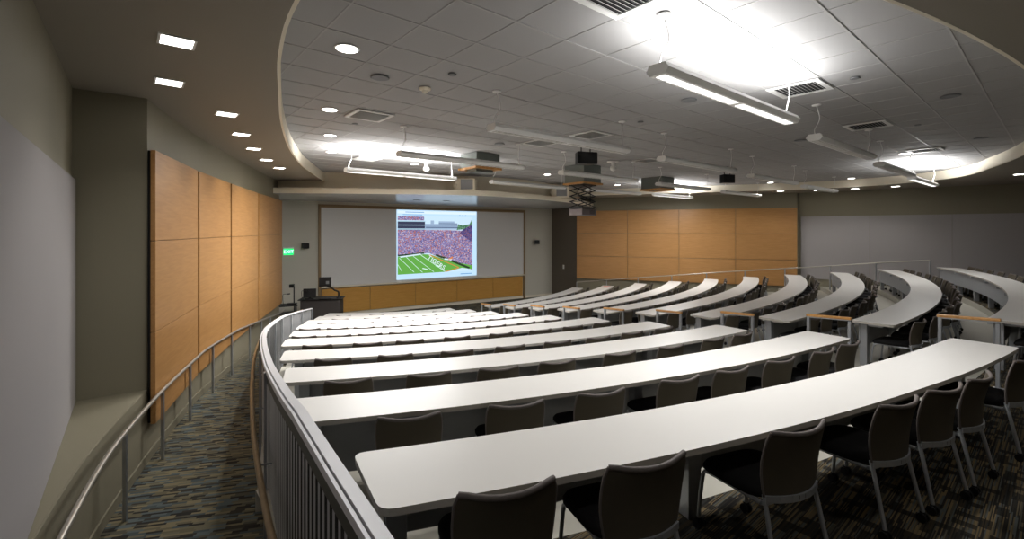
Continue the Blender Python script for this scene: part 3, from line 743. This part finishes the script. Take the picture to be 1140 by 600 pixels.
# hanging black loudspeakers
for x, y, H, w, s in ((652,176,1.48,.44,'near the raised lift over the middle tables'),(809.5,199,1.5,.38,'toward the maple side wall')):
    p = at(x, y, -H); t = thing('box_loudspeaker', 'black box loudspeaker hung under the ceiling '+s, 'loudspeaker', p, .3, 'hung black loudspeakers')
    mb = MB(); poly = [(-w/2,-.1),(w/2,-.1),(w/2-.05,.14),(-w/2+.05,.14)]; mb.prism(poly, -.125, .115); mb.build('cabinet', M_BLACK, t, bevel=.01)
    mb = MB(); mb.box((0,-.104,-.005), (w-.05,.008,.2)); mb.build('grille', mat('black grille', srgb(30,30,32), .8), t)
    for dx in (-.1,.1):
        mb = MB(); mb.tube([(dx,0,.11),(dx,0,.11+.1),(0,0,CEIL-p[2])], .012, 6); mb.build('bracket', M_BLACK, t)
# cream loudspeakers on the ledge
for x, y, s in ((-1.52,15.05,'above the projected picture'),(1.85,17.95,'behind the scissor lift projector')):
    t = thing('ledge_loudspeaker', 'cream loudspeaker with grey grille on the ledge '+s, 'loudspeaker', (x, y, LIPZ1), -.15 if x < 0 else -.2, 'cream ledge loudspeakers')
    mb = MB(); poly = [(-.36,-.05),(-.3,-.16),(.36,-.16),(.36,.2),(-.25,.2),(-.36,.1)]; mb.prism(poly, 0, .38); mb.build('cabinet', M_CREAM, t, bevel=.015)
    mb = MB(); mb.box((.09,-.163,.19), (.40,.012,.32)); mb.build('grille', M_GRILLE, t)
    mb = MB(); mb.tube([(-.3,-.2,.16),(-.3,-.12,.16)], .06, 14); mb.build('knob', M_CREAM, t)
# discs under the projection soffit
for x, y, s in ((464,222.5,'nearest the picture\'s left edge'),(497,223.5,'over the middle of the picture')):
    p = at(x, y, -1.14); mb = MB(); mb.lathe([(.12,-.01),(.14,-.006),(.14,0)], n=24)
    tag(mb.build('soffit_light', M_GREY, None, (p[0], p[1], LIPZ0-.002)), 'unlit round soffit light '+('over the picture edge nearer the lectern' if x < 480 else 'over the middle of the picture'), 'ceiling light', 'unlit soffit lights')

# ------------------------------------------------------------------ front wall fittings
def on_front(px, py, d=.0):
    tt = front_t(px); p = front(tt, d); return (p[0], p[1], EYE-(py-CY)*front(tt)[1]/F)
GREEN = mat('green exit glow', (.01,.2,.05), .5, emit=(.0,1,.18), es=1.3)
p = on_front(321,280.2,.04); t = thing('exit_sign', 'green lit EXIT sign on the front wall beside the maple panels', 'sign', p, FRZ)
mb = MB(); mb.box((0,0,.15), (.36,.08,.05)); mb.box((0,.02,0), (.36,.03,.26)); mb.build('housing', M_LAMPW, t)
mb = MB(); mb.box((0,-.006,-.005), (.33,.02,.22)); mb.build('face', GREEN, t)
def text(body, size, m, parent, loc, rot, name='lettering', ex=.002, shear=0, sx=1):
    cu = bpy.data.curves.new(name, 'FONT'); cu.body = body; cu.size = size; cu.extrude = ex; cu.align_x = 'CENTER'; cu.align_y = 'CENTER'; cu.shear = shear
    cu.materials.append(m); tmp = bpy.data.objects.new(name, cu); C.objects.link(tmp); dg = bpy.context.evaluated_depsgraph_get()
    me = bpy.data.meshes.new_from_object(tmp.evaluated_get(dg)); bpy.data.objects.remove(tmp); me.name = name
    o = bpy.data.objects.new(name, me); C.objects.link(o); o.parent = parent; o.location = loc; o.rotation_euler = rot; o.scale = (sx,1,1); return o
text('EXIT', .165, mat('pale green letters', (.5,1,.6), .5, emit=(.55,1,.65), es=2.2), t, (0,-.018,-.005), (math.pi/2,0,0))
for px, py, s, rz in ((338.5,273.5,'between the EXIT sign and whiteboard',.35),(595.5,269.5,'past the far end of the whiteboard',-.3)):
    p = on_front(px, py, .14); t = thing('wall_loudspeaker', 'small black loudspeaker on the front wall '+s, 'loudspeaker', p, FRZ+rz, 'black wall loudspeakers')
    mb = MB(); mb.prism([(-.13,-.1),(.13,-.1),(.09,.08),(-.09,.08)], -.1, .1); mb.build('cabinet', M_BLACK, t, bevel=.008)
    mb = MB(); mb.box((0,.1,0), (.04,.1,.04)); mb.build('bracket', M_BLACK, t)
q = cross_bearing([(2.05,24.3), RW0], bearing(627.5)); nn = inset((2.05,24.3), RW0, .006)
t = thing('light_switch', 'white switch plate on the dark wall between the maple panels and front wall', 'switch', (q[0]+nn.x, q[1]+nn.y, EYE-40*q[1]/F), math.atan2(RW0[1]-24.3, RW0[0]-2.05))
mb = MB(); mb.box((0,0,0), (.12,.012,.2)); mb.build('plate', M_LAMPW, t); mb = MB(); mb.box((0,-.01,0), (.03,.012,.06)); mb.build('toggle', M_LAMPW, t)

# projected picture
it0, it1 = front_t(441), front_t(530); IW = it1-it0; PICTURE = .95; IZ0, IZ1 = -.15, 2.835; IH = IZ1-IZ0
pic = thing('projected_picture', 'bright projected browser page with a stadium photograph on the whiteboard', 'projection', (*front((it0+it1)/2, .056), (IZ0+IZ1)/2), FRZ)
ES = 1.0
def emat(name, col, es=1.0, noise=None, nscale=60):
    m = bpy.data.materials.new(name); m.use_nodes = True; nt = m.node_tree; N = nt.nodes; L = nt.links
    for n in list(N): N.remove(n)
    o = N.new('ShaderNodeOutputMaterial'); e = N.new('ShaderNodeEmission'); e.inputs['Color'].default_value = (*srgb(*col), 1); e.inputs['Strength'].default_value = es*ES*PICTURE
    L.new(e.outputs[0], o.inputs['Surface'])
    if noise:
        tc = N.new('ShaderNodeTexCoord'); vo = N.new('ShaderNodeTexVoronoi'); vo.inputs['Scale'].default_value = nscale
        wn = N.new('ShaderNodeTexWhiteNoise'); wn.noise_dimensions = '3D'; cr = N.new('ShaderNodeValToRGB')
        L.new(tc.outputs['Object'], vo.inputs['Vector']); L.new(vo.outputs['Position'], wn.inputs['Vector']); L.new(wn.outputs['Value'], cr.inputs['Fac'])
        el = cr.color_ramp.elements; cr.color_ramp.interpolation = 'CONSTANT'
        while len(el) < len(noise): el.new(.5)
        for i, c in enumerate(noise): el[i].position = i/len(noise); el[i].color = (*srgb(*c), 1)
        L.new(cr.outputs['Color'], e.inputs['Color'])
    return m
def uv(u, v, d): return ((u-.5)*IW, -d, (v-.5)*IH)
def patch(name, pts, m, d, par=pic):
    mb = MB(); n = len(pts); th = .0008
    a = [uv(u, v, d) for u, v in pts]; ar = sum(pts[i][0]*pts[(i+1)%n][1]-pts[(i+1)%n][0]*pts[i][1] for i in range(n))
    if ar < 0: a = a[::-1]
    mb.add(a, [tuple(range(n))]); return mb.build(name, m, par)
rect = lambda a, b, c, d: [(a,c),(b,c),(b,d),(a,d)]
def many(name, quads, m, d, par):
    mb = MB()
    for pts in quads:
        a = [uv(u, v, d) for u, v in pts]; n = len(pts); ar = sum(pts[i][0]*pts[(i+1)%n][1]-pts[(i+1)%n][0]*pts[i][1] for i in range(n))
        mb.add(a if ar > 0 else a[::-1], [tuple(range(n))])
    return mb.build(name, m, par)
def seg(a, b, w):
    d = (Vector(b)-Vector(a)).normalized(); n = Vector((-d.y, d.x))*w/2
    return [(a[0]+n.x,a[1]+n.y),(b[0]+n.x,b[1]+n.y),(b[0]-n.x,b[1]-n.y),(a[0]-n.x,a[1]-n.y)]
page = patch('page', rect(0,1,0,1), emat('pale page glow', (186,218,242)), .0)
patch('toolbar', rect(.01,.99,.945,.985), emat('toolbar glow', (214,232,246)), .002, page)
many('page_mark', [rect(.1,.32,.962,.972), rect(.07,.3,.925,.934), rect(.76,.78,.922,.935), rect(.8,.82,.922,.935), rect(.84,.86,.922,.935), rect(.9,.97,.925,.932), rect(.78,.93,.03,.042)], emat('page marks', (96,150,205)), .0035, page)
photo = patch('photograph', rect(.012,.94,.075,.91), emat('stadium sky', (196,222,240)), .004)
CROWD = [(138,126,170),(108,100,150),(168,124,138),(126,120,172),(184,172,196),(92,88,136),(172,106,96),(146,140,184)]
patch('crowd', [(.012,.34),(.38,.37),(.60,.25),(.94,.09),(.94,.80),(.80,.70),(.6,.71),(.012,.71)], emat('crowd', (150,140,190), 1, CROWD, 26), .006, photo)
patch('shaded_crowd', [(.76,.66),(.94,.52),(.94,.8),(.85,.76),(.8,.7)], emat('crowd in shade', (80,72,120), 1, [(84,72,120),(60,56,104),(120,84,110),(92,86,140)], 28), .008, photo)
patch('upper_deck', rect(.012,.33,.71,.84), emat('dark deck', (58,62,84)), .008, photo)
many('deck_rail', [rect(.012,.33,.715,.73), rect(.012,.33,.775,.785), rect(.012,.34,.83,.845)], emat('deck rails', (170,200,220)), .010, photo)
patch('deck_crowd', rect(.012,.32,.85,.905), emat('deck crowd', (170,150,180), 1, CROWD, 34), .008, photo)
many('stand', [rect(.33,.74,.715,.80), rect(.4,.44,.72,.85), rect(.5,.7,.78,.84)], emat('pale stand', (150,172,200)), .009, photo)
many('stand_shadow', [rect(.34,.74,.74,.755), rect(.34,.74,.775,.785), rect(.5,.74,.80,.81)], emat('stand shade', (84,100,128)), .011, photo)
patch('trees', [(.73,.71),(.82,.72),(.94,.8),(.93,.87),(.9,.8),(.8,.78),(.75,.8)], emat('trees', (84,126,96), 1, [(84,126,96),(60,100,80),(110,150,120)], 30), .010, photo)
patch('field', [(.012,.075),(.60,.08),(.8,.13),(.94,.10),(.94,.16),(.66,.235),(.40,.345),(.32,.355),(.012,.33)], emat('turf', (98,164,74)), .010, photo)
many('hedge', [seg((.012,.345),(.32,.372),.022), seg((.46,.34),(.62,.27),.025), seg((.66,.245),(.9,.12),.03)], emat('hedge', (44,66,44)), .012, photo)
many('banner', [seg((.04,.325),(.28,.357),.02), seg((.57,.275),(.66,.262),.02)], emat('banner', (206,226,236)), .013, photo)
many('yard_line', [seg((.03,.31),(.2,.10),.006), seg((.11,.32),(.30,.09),.006), seg((.19,.33),(.44,.09),.006), seg((.28,.345),(.58,.085),.008), seg((.012,.22),(.06,.12),.006), seg((.3,.15),(.36,.13),.014), seg((.46,.18),(.52,.165),.014)], emat('yard lines', (206,236,226)), .012, photo)
many('track_line', [seg((.38,.345),(.76,.135),.010), seg((.76,.135),(.58,.082),.010), seg((.62,.262),(.68,.30),.022)], emat('orange edge', (214,130,70)), .013, photo)
text('TIGERS', .27, emat('end zone letters', (226,240,246)), photo, uv(.47,.225,.014), (math.pi/2, math.radians(34), 0), 'end_zone_lettering', .0005, 0, 1.15)

# ------------------------------------------------------------------ lectern
lx0, lx1 = -7.35, -6.0; LY = 16.3; lr = .2
t = thing('lectern', 'wide dark grey lectern desk in front of the whiteboard wall', 'lectern', (-6.68,LY,FLOOR), lr)
mb = MB(); mb.box((0,0,.5), (1.3,.7,.98)); mb.box((0,-.352,.5), (1.2,.006,.86), m=1); mb.build('cabinet', [M_DESK, M_DESK], t, bevel=.006)
mb = MB(); mb.box((0,0,1.005), (1.44,.8,.03)); mb.build('worktop', M_BLACK, t, bevel=.006)
t = thing('side_console', 'low black equipment table between the lectern and maple wall', 'table', (-7.70,15.66,FLOOR), lr+.35)
mb = MB(); mb.box((0,0,.86), (.75,.55,.04)); mb.build('tabletop', M_BLACK, t)
for z in (.3,.58): mb = MB(); mb.box((0,0,z), (.68,.5,.03)); mb.build('shelf', M_DESK, t)
for x in (-.33,.33):
    for y in (-.23,.23): mb = MB(); mb.box((x,y,.42), (.04,.04,.84)); mb.build('leg', M_BLACK, t)
DT = FLOOR+1.022
def monitor(name, label, x, y, z, w, h, rz, arm):
    t = thing(name, label, 'monitor', (x, y, z), rz, 'lectern monitors')
    mb = MB()
    if arm:
        mb.tube(smooth([(.42,.12,.004),(.42,.12,.2),(.3,.1,.27),(.2,.06,.36),(0,.03,.46)], 4), .03, 8); mb.lathe([(.08,.004),(.07,.03)], (.42,.12,0)); mb.build('arm', M_BLACK, t); zc = .58
    else:
        mb.box((0,.03,.012), (.28,.2,.024)); mb.box((0,.05,.1), (.08,.05,.2)); mb.build('stand', M_BLACK, t); zc = .2
    T = Matrix.Rotation(-.12, 3, 'X')
    mb = MB(); mb.box((0,0,zc), (w,.05,h), M=T); mb.build('casing', M_BLACK, t, bevel=.008)
    mb = MB(); mb.box((0,.03,zc), (w-.04,.008,h-.05), M=T); mb.build('screen', M_SCREENOFF, t)
    if arm: mb = MB(); mb.box((.08,-.04,zc-.02), (.1,.012,.1)); mb.build('mount_plate', M_GREY, t)
monitor('arm_monitor', 'black monitor raised on a bent arm over the lectern', -6.5,16.1,DT,.4,.33,.2,True)
monitor('desk_monitor', 'black monitor on a low stand on the lectern', -7.02,16.05,DT,.42,.3,.25,False)
for dx, dy, s, px in ((-7.66,15.5,'nearest the maple wall',1),(-7.2,15.72,'beside the low monitor',-1)):
    z0 = FLOOR+.88 if px == 1 else DT
    t = thing('gooseneck_microphone', 'thin black gooseneck microphone '+s, 'microphone', (dx, dy+(.15 if px < 0 else 0), z0), 0, 'gooseneck microphones')
    mb = MB(); mb.lathe([(.06,0),(.05,.03)]); mb.build('base', M_BLACK, t)
    h = .38 if px == 1 else .3
    mb = MB(); mb.tube(smooth([(0,0,.02),(-.02,0,h*.6),(-.01,0,h*.95),(.08,0,h),(.16,0,h)], 4), .008, 6); mb.build('gooseneck', M_BLACK, t)
    mb = MB(); mb.tube([(.14,0,h),(.22,0,h+.01)], .018, 8); mb.build('head', M_BLACK, t)
t = thing('document_camera', 'black document camera on a post beside the lectern', 'document camera', (-7.50,15.78,FLOOR+.88), .3)
mb = MB(); mb.box((0,0,.015), (.3,.24,.03)); mb.build('base', M_BLACK, t)
mb = MB(); mb.tube([(.05,.06,.03),(.05,.06,.6)], .018, 8); mb.build('post', M_BLACK, t)
mb = MB(); mb.box((-.01,0,.62), (.14,.2,.11)); mb.build('head', M_BLACK, t)
t = thing('keyboard', 'black keyboard lying on the lectern worktop', 'keyboard', (-6.45,15.98,DT), lr)
mb = MB(); mb.box((0,0,.012), (.42,.15,.02)); mb.build('body', M_BLACK, t, bevel=.004)

# ------------------------------------------------------------------ world, camera, colour
w = bpy.data.worlds.new('World'); bpy.context.scene.world = w; w.use_nodes = True
w.node_tree.nodes['Background'].inputs['Color'].default_value = (.02,.02,.02,1)
cam = bpy.data.cameras.new('camera'); co = bpy.data.objects.new('camera', cam); C.objects.link(co)
co.location = (0,0,EYE); co.rotation_euler = (math.pi/2,0,0)
cam.sensor_width = 36; cam.lens = F/1140*36; cam.shift_y = -(300-CY)/1140; cam.clip_start = .05; cam.clip_end = 200
sc = bpy.context.scene; sc.camera = co
sc.view_settings.view_transform = 'Standard'; sc.view_settings.look = 'None'; sc.view_settings.exposure = .3; sc.view_settings.gamma = 1; sc.view_settings.use_curve_mapping = False
sc.cycles.use_denoising = True; sc.cycles.max_bounces = 8; sc.cycles.diffuse_bounces = 5; sc.cycles.sample_clamp_indirect = 4
